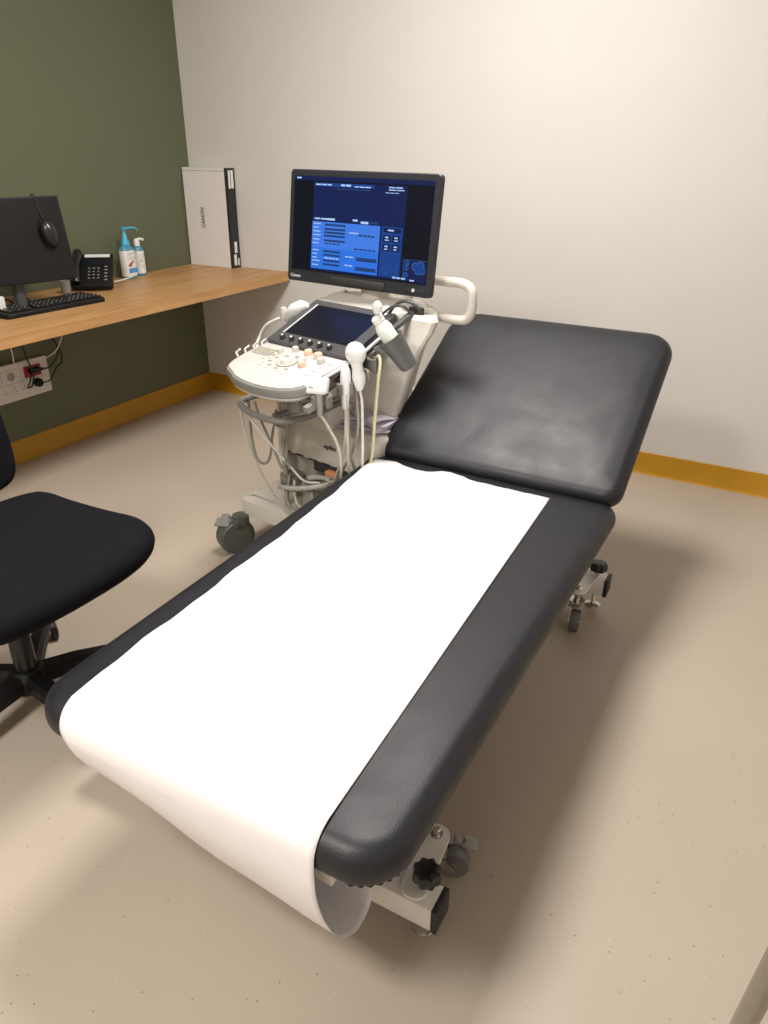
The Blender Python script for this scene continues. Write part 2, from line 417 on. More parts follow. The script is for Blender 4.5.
# ------------------------------------------------------------------ bottles
b1 = thing('sanitiser_bottle', 'blue pump bottle of hand sanitiser with white label', 'bottle', (.085, -.590, .73))
bm = slab(new(), rrect(-.026, .026, -.037, .037, .022, 6), [(.003, 0), (0, .004), (0, .130), (.004, .142), (.014, .152), (.020, .156)]); obj('bottle_body', bm, m_liquid, b1)
bm = slab(new(), rrect(-.0265, .0265, -.0375, .0375, .022, 6), [(0, .014), (0, .132)]); obj('label', bm, m_label, b1)
obj('label_print', box(new(), (.0268, .004, .040), (.001, .055, .022)), m_lblue, b1)
bm = new(); box(bm, (.0268, -.002, .075), (.001, .034, .012), rot=Matrix.Rotation(.5, 3, 'X')); box(bm, (.0268, -.012, .064), (.001, .022, .01)); obj('hand_picture', bm, m_skin, b1)
bm = new()
for z in (.120, .113, .100, .092): box(bm, (.0268, 0, z), (.0006, .05, .0015))
obj('label_lines', bm, m_hub_grey, b1)
bm = lathe(new(), [(.017, .150), (.020, .154), (.020, .170), (.012, .182), (.010, .205), (.006, .212), (.006, .224), (.013, .226), (.013, .236), (0, .238)]); 
tube(bm, [(0, 0, .231), (.006, .045, .232), (.008, .070, .228), (.008, .078, .214)], [.0055, .0045, .004, .0035]*1, 8); obj('pump', bm, m_blue, b1)
b2 = thing('spray_bottle', 'smaller pale bottle with white spout beside the blue pump bottle', 'bottle', (.055, -.490, .73))
bm = lathe(new(), [(.026, 0), (.028, .004), (.028, .120), (.022, .135), (.012, .142)]); obj('bottle_body', bm, m_liquid, b2)
bm = lathe(new(), [(.0285, .012), (.0285, .118)]); obj('label', bm, m_label, b2)
bm = new()
for z in (.10, .09, .08, .07, .05, .04): box(bm, (.028, -.004, z), (.0012, .018, .002))
box(bm, (.026, -.012, .072), (.001, .008, .008)); obj('label_lines', bm, m_hub_grey, b2)
bm = lathe(new(), [(.014, .140), (.015, .160), (.011, .172), (0, .174)]); tube(bm, [(0, -.01, .168), (.004, .02, .172), (.006, .038, .166)], .0065); obj('spout', bm, m_label, b2)

# ------------------------------------------------------------------ desk phone
ph = thing('desk_phone', 'black desk telephone with keypad on the oak desk', 'telephone', (.150, -.862, .73), math.radians(-50))
def phM(): return Matrix.Translation((0, 0, .0)) 
tiltp = Matrix.Rotation(math.radians(-24), 4, 'Y')   # rises towards the wall (-x)
PB = Matrix.Translation((.09, 0, .004)) @ Matrix.Rotation(math.radians(36), 4, 'Y')
bm = slab(new(), rrect(-.20, 0, -.09, .09, .012, 4), rnd(.026, .006, 3), PB); obj('phone_body', bm, m_black_plastic, ph)
bm = box(new(), (-.045, 0, .036), (.02, .12, .072), .003); obj('foot_stand', bm, m_black_plastic, ph)
bm = box(new(), (-.185, .02, .0265), (.018, .11, .001)); obj('name_strip', mapped(bm, PB), m_label, ph, label='white paper name strip')
bm = box(new(), (-.150, .015, .0265), (.028, .075, .001)); obj('display', mapped(bm, PB), m_screen_off, ph)
for i in range(4):
    for j in range(3):
        bm = box(new(), (-.105+i*.020, -.012+j*.020, .028), (.009, .013, .004), .001, seg=1); k = obj('key', mapped(bm, PB), m_dgrey, ph)
        bm = box(new(), (-.105+i*.020, -.012+j*.020, .0304), (.004, .004, .0004)); obj('key_mark', mapped(bm, PB), m_silver_ink, k)
for i in range(5):
    bm = box(new(), (-.115+i*.02, .060, .028), (.009, .016, .003), .001, seg=1); obj('function_key', mapped(bm, PB), m_dgrey, ph)
    bm = box(new(), (-.115+i*.02, .060, .0298), (.003, .009, .0004)); obj('key_mark', mapped(bm, PB), m_silver_ink, ph)
bm = new(); tube(bm, [(-.19, -.062, .040), (-.17, -.062, .052), (-.10, -.062, .056), (-.03, -.062, .052), (-.012, -.062, .040)], [.020, .020, .014, .020, .020], 12, smooth=0); obj('handset', mapped(bm, PB), m_black_gloss, ph)
tube_ = tube(new(), [(-.09, .07, .01), (-.10, .12, .02), (-.09, .16, .035)], .004, 8, smooth=4); obj('line_cord', tube_, m_cable_w, ph)

# ------------------------------------------------------------------ keyboard
kb = thing('keyboard', 'black computer keyboard lying at the desk edge', 'keyboard', (.342, -1.285, .73), math.radians(-3))
bm = slab(new(), rrect(-.085, .085, -.225, .225, .012, 4), [(0, 0), (0, .014), (.003, .018)]); obj('case', bm, m_black_plastic, kb)
def keyrow(bm, x, ys, w): 
    for y in ys: box(bm, (x, y, .0215), (.0145, w, .007), .0015, seg=1)
proto = None
for r in range(6):
    for c in range(21):
        if c in (15, ): continue
        if r == 4 and 3 < c < 10 and False: continue
        x = -.062+r*.0235; y = .212-c*.0202
        if proto is None:
            k = obj('key', box(new(), (0, 0, .0215), (.0165, .0165, .007), .0015, seg=1), m_black_gloss, kb); proto = k
        else:
            k = proto.copy(); COL.objects.link(k)
        k.location = (x, y, 0)
bm = new()
for r in range(6):
    for c in range(21):
        if c != 15 and random.random() < .8: box(bm, (-.062+r*.0235-.003, .212-c*.0202-.002, .0252), (.004, .003, .0004))
obj('key_legends', bm, m_silver_ink, kb, kind='stuff')

# ------------------------------------------------------------------ desk computer screen
cm = thing('computer_monitor', 'black computer monitor at the left edge with a mouse hung over it', 'monitor', (.322, -1.340, .73))
a = math.radians(-14)
hx = Vector((-math.sin(a), math.cos(a), 0))          # to the right as one faces the screen
nx = Vector((math.cos(a), math.sin(a), 0)); nx = Vector((math.cos(a), math.sin(a), 0))
upv = (Vector((0, 0, 1)) - nx*.17).normalized()
MM = basis((.035, -.02, .262), hx, upv)              # x right, y up, z out of the screen
bm = slab(new(), rrect(-.27, .195, -.155, .155, .004, 3), rnd(.022, .003, 2, -.030), MM); obj('casing', bm, m_black_plastic, cm)
obj('screen', mapped(box(new(), (-.0375, 0, -.0078), (.45, .298, .0008)), MM), mat('screen_switched_off', (.007, .007, .007), .5, spec=.25), cm)
bm = new(); cyl(bm, (-.01, -.03, .012), (-.01, -.03, .19), .022); box(bm, (-.005, -.03, .20), (.03, .09, .09), .006); obj('stand_column', bm, m_dgrey, cm)
bm = slab(new(), rrect(-.11, .09, -.16, .12, .03, 5), [(0, 0), (0, .008), (.004, .012)]); obj('stand_foot', bm, m_black_plastic, cm)
# mouse hung by its cable over the monitor top
ms = thing('computer_mouse', 'black mouse dangling by its cable over the monitor top', 'mouse', (.332, -1.220, .985))
def wv(p): return (MM @ Vector(p)) + Vector((.322, -1.340, .73)) - Vector((.332, -1.220, .985))
bm = tube(new(), [wv((.100, -.045, -.036)), wv((.100, .10, -.036)), wv((.10, .158, -.028)), wv((.101, .1625, -.02)), wv((.102, .157, -.004)), wv((.104, .12, -.004)), wv((.112, .07, .002))], .0022, 6, smooth=6)
obj('cable', bm, m_cable_k, ms)
MB_ = Matrix.Translation(Vector((.322, -1.340, .73)) - Vector((.332, -1.220, .985))) @ MM
t = bmesh.new(); bmesh.ops.create_uvsphere(t, u_segments=20, v_segments=12, radius=1)
for v in t.verts:
    v.co = Vector((v.co.x*.030*(1+.15*v.co.y), v.co.y*.054, max(v.co.z, -.25)*.030))
t.transform(MB_ @ Matrix.Translation((.118, .020, .008)) @ Matrix.Rotation(.16, 4, 'Z')); obj('mouse_shell', t, m_black_gloss, ms)
bm = box(new(), (.130, .055, .040), (.005, .016, .004), .001); bm.transform(MB_ @ Matrix.Translation((-.010, -.012, -.010))); obj('scroll_wheel', bm, m_dgrey, ms)
# things behind the keyboard, half hidden under the screen
cu = thing('adapter', 'small white power adapter on the desk under the monitor edge', 'adapter', (.30, -1.462, .73))
bm = box(new(), (0, 0, .032), (.05, .03, .074), .006); obj('adapter_body', bm, m_socket, cu)
bm = tube(new(), [(0, .016, .05), (-.01, .05, .045), (-.02, .09, .02), (-.03, .14, .008), (-.02, .19, .006)], .003, 6, smooth=5); obj('lead', bm, m_cable_k, cu)
cu = thing('cable_bundle', 'tangle of pale cables on the desk beneath the monitor', 'cable', (.27, -1.34, .73))
for k in range(3):
    bm = tube(new(), [(.0+.01*k, -.05, .01+.006*k), (-.01, -.02+.01*k, .045-.006*k), (.0, .02, .038), (.015, .05, .016), (.0, .075+.01*k, .006)], .0045, 6, smooth=5); obj('cable_loop', bm, m_cable_g, cu)
cu = thing('desk_cup', 'small pale pot standing behind the keyboard under the screen corner', 'pot', (.155, -1.03, .73))
bm = lathe(new(), [(0, .004), (.016, .0), (.020, .004), (.022, .055), (.020, .057), (.017, .01), (0, .008)]); obj('pot_body', bm, m_grey, cu)
pn = thing('wooden_ruler', 'thin wooden strip lying behind the keyboard', 'ruler', (.225, -1.20, .73), .1)
obj('strip', box(new(), (0, 0, .0045), (.02, .16, .007), .001), m_oak, pn)

# ------------------------------------------------------------------ treatment couch
CX0, CX1, CYF, CYH = 1.930, 2.680, -2.692, -1.372
ct = thing('treatment_couch', 'black vinyl treatment couch on white wheeled base with raised head section', 'treatment couch', (2.31, -1.95, 0))
CO = Matrix.Translation((-2.31, 1.95, 0))
def cobj(name, bm, m, parent=None, **k):
    bm.transform(CO); return obj(name, bm, m, parent or ct, **k)
def padprof(h, re, z0, crown=.006):
    p = rnd(h, re, 7, z0); top = p[-1]
    return p + [(top[0]+.015, top[1]+crown*.5), (top[0]+.04, top[1]+crown*.85), (top[0]+.09, top[1]+crown)]
bm = rpad(new(), CX0, CX1, CYF, CYH, (.085, .085, .055, .055), padprof(.078, .036, .385, .003))
for v in bm.verts:
    u = (v.co.x-CX0)/(CX1-CX0); v.co.x += (1-u)*-(v.co.y+2.0)*.024 + u*max(0, v.co.y+1.8)*.03
cobj('seat_pad', bm, m_vinyl, ang=50)
# gathered vinyl under the foot corner
bm = new()
for k in range(9):
    a = -PI*.42+ k*.20
    cx, cy = CX1-.085, CYF+.085
    p = Vector((cx+.060*math.cos(a), cy+.060*math.sin(a), .391))
    t = bmesh.new(); bmesh.ops.create_uvsphere(t, u_segments=8, v_segments=6, radius=1)
    t.transform(Matrix.Translation(p) @ Matrix.Rotation(a, 4, 'Z') @ Matrix.Diagonal((.016, .0105, .005+random.random()*.003, 1))); join(bm, t)
cobj('gathered_vinyl', bm, m_vinyl)
# head section
hb = Vector(((CX0+CX1)/2, -1.404, .456)); ht = Vector(((CX0+CX1)/2, -.842, .784))
HM = basis(hb, (1, 0, 0), ht-hb); LH = (ht-hb).length
bm = rpad(new(), -.360, .387, 0.0, LH+.018, (.05, .05, .085, .105), padprof(.070, .034, -.034, .006), HM); cobj('head_pad', bm, m_vinyl, ang=50)
bm = new(); box(bm, (0, LH/2, -.048), (.46, LH*.8, .025), .003); bm.transform(HM); cobj('head_frame', bm, m_white_metal)
bm = new()
for s in (-1, 1): tube(bm, [(2.31+s*.2, -1.10, .58), (2.31+s*.2, -1.45, .335)], .012)
cobj('head_strut', bm, m_chrome)
bm = new()
for s in (-1, 1): box(bm, (2.31+s*.24, -2.07, .36), (.04, 1.18, .05), .003)
for y in (-2.60, -2.07, -1.52): box(bm, (2.31, y, .36), (.52, .04, .045), .003)
cobj('top_frame', bm, m_white_metal)
bm = new()
for s in (-1, 1):
    xx = 2.24+s*.12
    tube(bm, [(xx, -2.20, .10), (xx, -1.55, .345)], .018, 8); tube(bm, [(xx+.035*s, -1.50, .10), (xx+.035*s, -2.20, .345)], .018, 8)
cobj('scissor_lift', bm, m_white_metal)
bm = cyl(new(), (2.24, -1.62, .13), (2.24, -2.02, .29), .025); cobj('lift_motor', bm, m_dgrey)
bm = new()
for s in (-1, 1): box(bm, (2.24+s*.14, -1.84, .095), (.05, 1.22, .05), .003)
cobj('base_rail', bm, m_white_metal)
def unit(yb, sgn, n):
    """cross beam with levelling feet and casters; the plates point along sgn*y"""
    bm = box(new(), (2.234, yb, .100), (.86, .056, .056), .003); beam = cobj('cross_beam', bm, m_white_metal)
    for sx in (-1, 1):
        xe = 2.234+sx*.430
        bm = box(new(), (xe+sx*.003, yb, .100), (.012, .058, .058), .002); cobj('end_cap', bm, m_ink, beam, label='black square end cap')
        # swinging plate
        xa = xe-sx*.048; xb = xe-sx*.060; y2 = yb+sgn*.118
        P0, P1 = Vector((xa, yb)), Vector((xb, y2)); d = (P1-P0).normalized(); nn = Vector((-d.y, d.x)); out = []
        for k in range(13): 
            q = PI*k/12-PI/2; out.append(P1 + (d*math.cos(q) + nn*math.sin(q))*.026)
        for k in range(13):
            q = PI*k/12+PI/2; out.append(P0 + (d*math.cos(q) + nn*math.sin(q))*.026)
        if sgn < 0 or True:
            ar = sum(out[i].x*out[(i+1) % len(out)].y-out[(i+1) % len(out)].x*out[i].y for i in range(len(out)))
            if ar < 0: out = out[::-1]
        bm = slab(new(), out, [(0, .1285), (0, .1335), (.001, .1345)]); pl = cobj('caster_plate', bm, m_white_metal)
        bm = lathe(new(), [(.012, .1345), (.012, .137), (.0075, .137), (.0075, .149), (.005, .151), (0, .151)], (P1.x, P1.y, 0), 12); cobj('bolt', bm, m_chrome, pl)
        # levelling foot
        xk = xe-sx*.030
        bm = lathe(new(), [(.024, .020), (.026, .023), (.025, .028), (.020, .031), (.008, .033), (.006, .036), (.006, .165)], (xk, yb+sgn*.010, 0), 20); cobj('levelling_foot', bm, m_chrome)
        kn = []
        for k in range(48):
            q = 2*PI*k/48; rr = .0255+.0022*math.cos(8*q); kn.append((xk+rr*math.cos(q), yb+sgn*.010+rr*math.sin(q)))
        bm = new(); rg = []
        for sc, z in ((.70, .150), (.96, .154), (1, .160), (1, .171), (.93, .177), (.72, .1795), (.35, .1805)):
            rg.append([bm.verts.new((xk+(p[0]-xk)*sc, yb+sgn*.010+(p[1]-yb-sgn*.010)*sc, z)) for p in kn])
        for A, Bq in zip(rg, rg[1:]):
            for k in range(48): bm.faces.new((A[k], A[(k+1) % 48], Bq[(k+1) % 48], Bq[k]))
        bm.faces.new(rg[0][::-1]); bm.faces.new(rg[-1]); cobj('star_knob', bm, m_black_gloss, label='black star knob')
        # caster
        caster((P1.x, P1.y), .034, (sgn*-1 if True else 1), sx)
def caster(c, r, s, sx):
    x, y = c; zc = r; 
    off = Vector((.024*sx, .036, 0)) if s < 0 else Vector((.008*sx, -.022, 0))
    ax = Vector((-.35, 1, 0)).normalized() if s < 0 else Vector((1, .15, 0))
    ax.normalize(); C = Vector((x, y, zc))+off; rot = ax.to_track_quat('Z', 'Y').to_matrix().to_4x4()
    bm = lathe(new(), [(r*.60, -.014), (r*.93, -.014), (r, -.010), (r, .010), (r*.93, .014), (r*.60, .014)], C, 28, rot); w = cobj('caster_wheel', bm, m_tread)
    bm = lathe(new(), [(0, -.0145), (.006, -.0145), (.008, -.012), (r*.6, -.010), (r*.74, -.0125), (r*.74, .0125), (r*.6, .010), (.008, .012), (.006, .0145), (0, .0145)], C, 24, rot); cobj('wheel_hub', bm, m_hub_grey, w)
    bm = new()
    side = ax; f = Vector((-ax.y, ax.x, 0))
    for q in (-1, 1):
        pts = [C+side*.021*q+f*.010-Vector((0,0,.006)), C+side*.021*q-f*.010-Vector((0,0,.006)), Vector((x, y, .088))+side*.021*q-f*.022, Vector((x, y, .088))+side*.021*q+f*.022]
        A = [bm.verts.new(p) for p in pts]; Bq = [bm.verts.new(p+side*.002*q) for p in pts]
        bm.faces.new(A); bm.faces.new(Bq[::-1])
        for k in range(4): bm.faces.new((A[k], A[(k+1) % 4], Bq[(k+1) % 4], Bq[k]))
    cyl(bm, (x, y, .086), (x, y, .096), .024); cyl(bm, (x, y, .094), (x, y, .130), .009)
    cyl(bm, C-side*.022, C+side*.022, .004, seg=8)
    fk = cobj('caster_fork', bm, m_chrome)
    bm = new(); e = Vector((off.x, off.y, 0)).normalized()
    e = e if s < 0 else -e; M2 = basis(C+e*.038+Vector((0, 0, .030)), side, e+Vector((0, 0, -.25))); box(bm, (0, 0, 0), (.030, .034, .005), .0015); box(bm, (0, -.02, .002), (.018, .024, .009), .002); bm.transform(M2)
    cobj('brake_pedal', bm, m_hub_grey, fk)
unit(-2.462, 1, 0); unit(-1.215, -1, 1)

# paper couch roll: flat on top, over the foot edge, looping back under
bm = new(); PX0, PX1 = 1.985, 2.520
prof = []
ztop = .4685
for k in range(34): prof.append((-1.455-k*(2.653-1.455)/33, ztop))
for k in range(1, 9):
    a = k*PI/2/8; prof.append((-2.653-.0425*math.sin(a), ztop-.045*(1-math.cos(a))))
lp = smoothpath([(-2.6955, .4235, 0), (-2.696, .40, 0), (-2.692, .35, 0), (-2.676, .285, 0), (-2.650, .215, 0), (-2.616, .155, 0), (-2.580, .117, 0), (-2.552, .108, 0), (-2.525, .118, 0), (-2.512, .16, 0), (-2.50, .22, 0), (-2.47, .29, 0), (-2.43, .335, 0)], 4)
prof += [(p.x, p.y) for p in lp[1:]]
NX = 46; rows = []
jag = [random.uniform(-.002, .002) for _ in range(NX+1)]
for i, (y, z) in enumerate(prof):
    row = []
    for j in range(NX+1):
        u = j/NX
        w = max(0.0, min(1.0, (-1.42-y)/1.27))
        x0 = PX0-.008+.054*w; x1 = PX1-.006+.050*w
        if y > -1.9: x0 -= .018*min(1, (y+1.9)/.4)
        x0 += .0025*math.sin(y*21)+.002*math.sin(y*47+1)
        x = x0+(x1-x0)*u
        zz, yy = z, y
        if i < 34:
            d = max(0, 1-i/7)
            zz += .0004+.0007*(math.sin(u*9+y*7)+1)*.5
            # the torn end lifts a little and dips between
            yy += d*(.004*math.exp(-((u-.0)/.10)**2)-.012*math.exp(-((u-.33)/.13)**2)+.014*math.exp(-((u-.50)/.06)**2)+jag[j]-.004*u)
            zz += d*(.012*math.exp(-((u-.42)/.07)**2)+.006*math.exp(-((u-.12)/.06)**2))*(1-i/34)
        else:
            s = max(0, (i-42)/(len(prof)-42)); q = math.sin(PI*s)**2 if s > 0 else 0
            yy += q*(.007*math.sin(u*5.2+s*3)+.003*math.sin(u*11)); 
            x = x0+(.020+x1-x0-.020)*u+(.018*min(1, (i-33)/10)+.03*s)*(1-u); zz += q*(.006*math.sin(u*3.0+.4)); yy += (.036*(1-u)+.038*(1-u)**4)*q
        row.append(bm.verts.new((x, yy, zz)))
    rows.append(row)
for A, Bq in zip(rows, rows[1:]):
    for j in range(NX): bm.faces.new((A[j], A[j+1], Bq[j+1], Bq[j]))
pp = obj('paper_sheet', bm, m_paper, label='white paper couch roll sheet spread over the treatment couch and looping under its foot', cat='paper sheet', ang=80)
so = pp.modifiers.new('thickness', 'SOLIDIFY'); so.thickness = .0005; so.offset = 0
rl = thing('paper_roll', 'white couch paper roll mounted under the foot end of the couch', 'paper roll', (2.28, -2.40, .27))
obj('roll', cyl(new(), (-.26, 0, 0), (.26, 0, 0), .055, seg=32), m_paper, rl)
bm = cyl(new(), (-.30, 0, 0), (.30, 0, 0), .008); box(bm, (-.295, 0, .05), (.006, .03, .13)); box(bm, (.295, 0, .05), (.006, .03, .13)); obj('roll_holder', bm, m_chrome, rl)

# ------------------------------------------------------------------ office chair (faces the couch)
oc = thing('office_chair', 'black swivel chair with upholstered seat at the left edge', 'office chair', (1.455, -2.385, 0))
seat = [(-.21, -.205), (.0, -.22), (.17, -.240), (.26, -.235), (.298, -.20), (.313, -.10), (.318, .02), (.316, .12), (.300, .20), (.258, .252), (.19, .272), (.09, .264), (-.03, .260), (-.12, .262), (-.165, .24), (-.198, .16), (-.215, .0), (-.22, -.15)]
sp_ = smoothpath([(p[0], p[1], 0) for p in seat+seat[:1]], 4)[:-1]
t_ = bmesh.new(); poly = [(p.x, p.y) for p in sp_]
ring_prof = [(.03, .418), (.015, .424), (.004, .440), (0, .455), (.003, .468), (.010, .478), (.022, .485), (.035, .487)]
def seatz(p, z):    # waterfall front, slight dish
    return z - .012*max(0, (p[0]-.16)/.18)**2 + .006*(p[1]/.25)**2
slab(t_, poly, ring_prof)
for v in t_.verts: v.co.z = seatz(v.co, v.co.z)
obj('seat', t_, m_mesh_fabric, oc, ang=60)
bm = slab(new(), [(p[0]*.8, p[1]*.8) for p in poly], [(0, .395), (0, .420)]); obj('seat_shell', bm, m_black_plastic, oc)
# backrest pad
BM = basis((-.222, 0, .500), (0, 1, 0), (-.10, 0, 1))
bp = smoothpath([(x, y, 0) for x, y in [(-.17, .0), (0, -.012), (.17, .0), (.225, .03), (.238, .10), (.232, .22), (.21, .36), (.17, .43), (0, .46), (-.17, .43), (-.21, .36), (-.232, .22), (-.238, .10), (-.225, .03), (-.17, 0)]], 4)[:-1]
bm = slab(new(), [(p.x, p.y) for p in bp], rnd(.055, .024, 5, -.02), BM)
obj('backrest', bm, m_mesh_fabric, oc, ang=60)
bm = new(); tube(bm, [(-.02, 0, .39), (-.18, 0, .39), (-.27, 0, .42), (-.305, 0, .52), (-.33, 0, .72)], .02, 8, smooth=4, flat=.5); obj('back_support', bm, m_black_plastic, oc)
bm = new(); box(bm, (0, 0, .375), (.2, .15, .045), .01); tube(bm, [(0, -.08, .375), (.02, -.22, .37)], .007); tube(bm, [(.02, -.20, .37), (.02, -.245, .365)], .013); obj('tilt_mechanism', bm, m_black_plastic, oc)
bm = lathe(new(), [(.027, .10), (.027, .235), (.024, .24), (.016, .24), (.016, .36)]); obj('gas_column', bm, m_black_gloss, oc)
bm = lathe(new(), [(.03, .045), (.048, .06), (.050, .10), (.038, .118), (.03, .122)]); obj('hub', bm, m_black_plastic, oc)
for k in range(5):
    a = math.radians(62+72*k); d = Vector((math.cos(a), math.sin(a), 0)); n_ = Vector((-d.y, d.x, 0))
    pts = [d*.035+Vector((0,0,.092)), d*.12+Vector((0,0,.092)), d*.22+Vector((0,0,.082)), d*.300+Vector((0,0,.070))]
    wd = [.026, .024, .020, .016]; hh = [.022, .019, .015, .011]
    bm = new(); rings = []
    for p, w_, h_ in zip(pts, wd, hh):
        rings.append([bm.verts.new(p+n_*a_*w_+Vector((0,0,b_*h_))) for a_, b_ in ((-1, -1), (-1, .4), (-.6, 1), (.6, 1), (1, .4), (1, -1))])
    for A, Bq in zip(rings, rings[1:]):
        for q in range(6): bm.faces.new((A[q], A[(q+1) % 6], Bq[(q+1) % 6], Bq[q]))
    bm.faces.new(rings[0][::-1]); bm.faces.new(rings[-1])
    leg = obj('leg', bm, m_black_plastic, oc)
    c = d*.285; sw = Vector((math.cos(a+.9+k), math.sin(a+.9+k), 0))
    bm = new()
    for s in (-1, 1):
        cc = c+sw*.016*s+Vector((0, 0, .0265)); lathe(bm, [(0, -.010), (.018, -.010), (.0265, -.007), (.0265, .007), (.018, .010), (0, .010)], cc, 20, sw.to_track_quat('Z', 'Y').to_matrix().to_4x4())
    wv_ = obj('caster', bm, m_black_gloss, leg)
    bm = cyl(new(), c+Vector((0,0,.03)), c+Vector((0,0,.068)), .008); box(bm, c+Vector((0, 0, .048)), (.032, .032, .012), .004); obj('caster_stem', bm, m_chrome, leg)

# ------------------------------------------------------------------ visitor chair leg at the right edge
vc = thing('visitor_chair', 'grey metal tube chair leg cutting the bottom right corner', 'chair', (3.355, -2.60, 0))
L1 = [(-.246, -.10, .010), (-.170, .155, .30), (-.12, .17, .45)]
for (sx, sy) in ((-1, 1), (1, 1), (-1, -1), (1, -1)):
    if (sx, sy) == (-1, 1): pts = [(-.19, .215, .0), (-.19, .135, .44)]
    else: pts = [(sx*.19, sy*.215, 0), (sx*.19, sy*.16, .44)]
    obj('leg', tube(new(), pts, .017, 16), m_steel, vc)
bm = slab(new(), rrect(-.21, .22, -.24, .16, .04, 5), rnd(.03, .01, 3, .44)); obj('seat', bm, m_mesh_fabric, vc)

# ------------------------------------------------------------------ ultrasound machine (local frame: x right, y to its rear)
UY = math.radians(-11)
us = thing('ultrasound_machine', 'cream ultrasound machine on casters with keyboard console and lit monitor behind the couch', 'ultrasound machine', (1.72, -1.40, 0), UY)
# base
bp = smoothpath([(x, y, 0) for x, y in [(-.320, -.06), (-.295, -.10), (-.18, -.095), (0, -.085), (.18, -.095), (.26, -.10), (.29, -.06), (.29, .25), (.28, .60), (.22, .66), (0, .67), (-.22, .66), (-.31, .60), (-.325, .25), (-.320, -.06)]], 3)[:-1]
bm = slab(new(), [(p.x, p.y) for p in bp], [(.012, .130), (0, .138), (0, .170), (.004, .192), (.014, .200), (.040, .203)]); base = obj('base', bm, m_cream, us)
bm = box(new(), (-.20, .13, .2045), (.11, .20, .004), .001); obj('base_recess', bm, m_beige, base)
for x, y in ((-.288, -.122), (.26, -.05), (-.26, .58), (.26, .58)):
    rot = Matrix.Rotation(PI/2, 4, 'Y') @ Matrix.Rotation(0.35 if y < 0 else 0, 4, 'X')
    r = .067; C = Vector((x-.01, y-.02, r)); bm = new()
    for s in (-1, 1):
        lathe(bm, [(0, s*.012-.008), (r*.85, s*.012-.010), (r, s*.012-.006), (r, s*.012+.006), (r*.85, s*.012+.010), (0, s*.012+.008)], C, 32, rot)
    cs = obj('caster', bm, m_rubber_grey, us)
    bm = new(); lathe(bm, [(0, -.030), (r*.80, -.028), (r*.88, -.022), (r*.88, .022), (r*.80, .028), (0, .030)], C, 28, rot); obj('wheel_cover', bm, m_caster_green, cs)
    bm = new(); cyl(bm, C+Vector((.012, .02, .045)), C+Vector((.012, .02, .075)), .03); box(bm, C+Vector((.01, .012, .052)), (.055, .065, .034), .012); obj('caster_housing', bm, m_caster_green, cs)
    if y < 0:
        bm = new(); M2 = Matrix.Translation(C+Vector((-.022, -.028, .062))) @ Matrix.Rotation(.5, 4, 'Z') @ Matrix.Rotation(.35, 4, 'X')
        box(bm, (0, -.012, 0), (.055, .040, .008), .003); box(bm, (0, .012, -.004), (.03, .03, .02), .004); bm.transform(M2); obj('brake_pedal', bm, m_grey, cs)
# body tower: side walls, hood and recess
bm = new()
box(bm, (-.02, .34, .355), (.36, .50, .30), .02)                   # rear mass
body = obj('body', bm, m_cream, us)
bm = slab(new(), rrect(-.215, .245, .0, .30, (.03, .03, .02, .02), 5), [(.004, .385), (0, .392), (0, .503), (.003, .509), (.012, .512)]); hood = obj('front_cover', bm, m_cream, body)
bm = slab(new(), rrect(-.215, .05, .0, .40, (.03, .02, .02, .02), 5), [(.0, .505), (.002, .57), (.01, .60), (.02, .603)]); obj('upper_front', bm, m_cream, body)
for x_, w_ in ((-.200, .024), (.225, .036)): obj('side_cheek', box(new(), (x_, .07, .295), (w_, .12, .19), .006), m_cream, body)
for k in range(5):
    bm = box(new(), (-.155+k*.062, -.0005, .388), (.036, .004, .005), .001, seg=1); obj('vent_slot', bm, m_slot, hood)
bm = slab(new(), rrect(-.02, .135, -.012, .03, .008, 3), [(0, .360), (0, .386)]); obj('cartridge', bm, m_slot, body, label='dark open slot')
obj('connector', box(new(), (.075, -.020, .372), (.045, .025, .020), .005), m_copper, body, label='orange connector')
obj('port_block', box(new(), (-.10, .055, .33), (.10, .05, .10), .008), m_beige, body)
text('lettering', 'aplio', .022, basis((.052, -.002, .452), (1, 0, 0), (0, 0, 1)), m_ink, body, sx=1.3)
# ring shaped probe connector tray
bm = tube(new(), [(.11*math.cos(a)-.03, .06*math.sin(a)-.035, .315+.03*math.cos(a)) for a in [2*PI*k/28 for k in range(28)]], .007, 8, closed=True, flat=1.3); obj('cable_tray_ring', bm, m_panel, us)
bm = lathe(new(), [(.035, .205), (.035, .29), (.042, .30), (.042, .31), (.03, .312), (0, .312)], (.0, -.035, 0)); obj('foot_post', bm, m_beige, us)
bm = lathe(new(), [(.038, .30), (.040, .304), (.040, .325), (.0, .328)], (-.105, -.03, 0)); obj('cable_cup', bm, m_grey, us)
# rear column sweeping up to the yoke
secs = [(.50, -.10, .20, .14, .32), (.60, -.11, .235, .13, .32), (.70, -.13, .27, .13, .33), (.78, -.17, .30, .15, .34), (.83, -.19, .325, .17, .35), (.862, -.195, .335, .175, .35), (.874, -.18, .32, .185, .34)]
bm = new(); rings = []
for z, x0, x1, y0, y1 in secs: rings.append([bm.verts.new((p[0]*(1-.38*(p[1]-y0)/(y1-y0)), p[1], z)) for p in rrect(x0, x1, y0, y1, .035, 4)])
for A, Bq in zip(rings, rings[1:]):
    n = len(A)
    for k in range(n): bm.faces.new((A[k], A[(k+1) % n], Bq[(k+1) % n], Bq[k]))
bm.faces.new(rings[0][::-1]); bm.faces.new(rings[-1])
col = obj('column', bm, m_cream, us, ang=28)
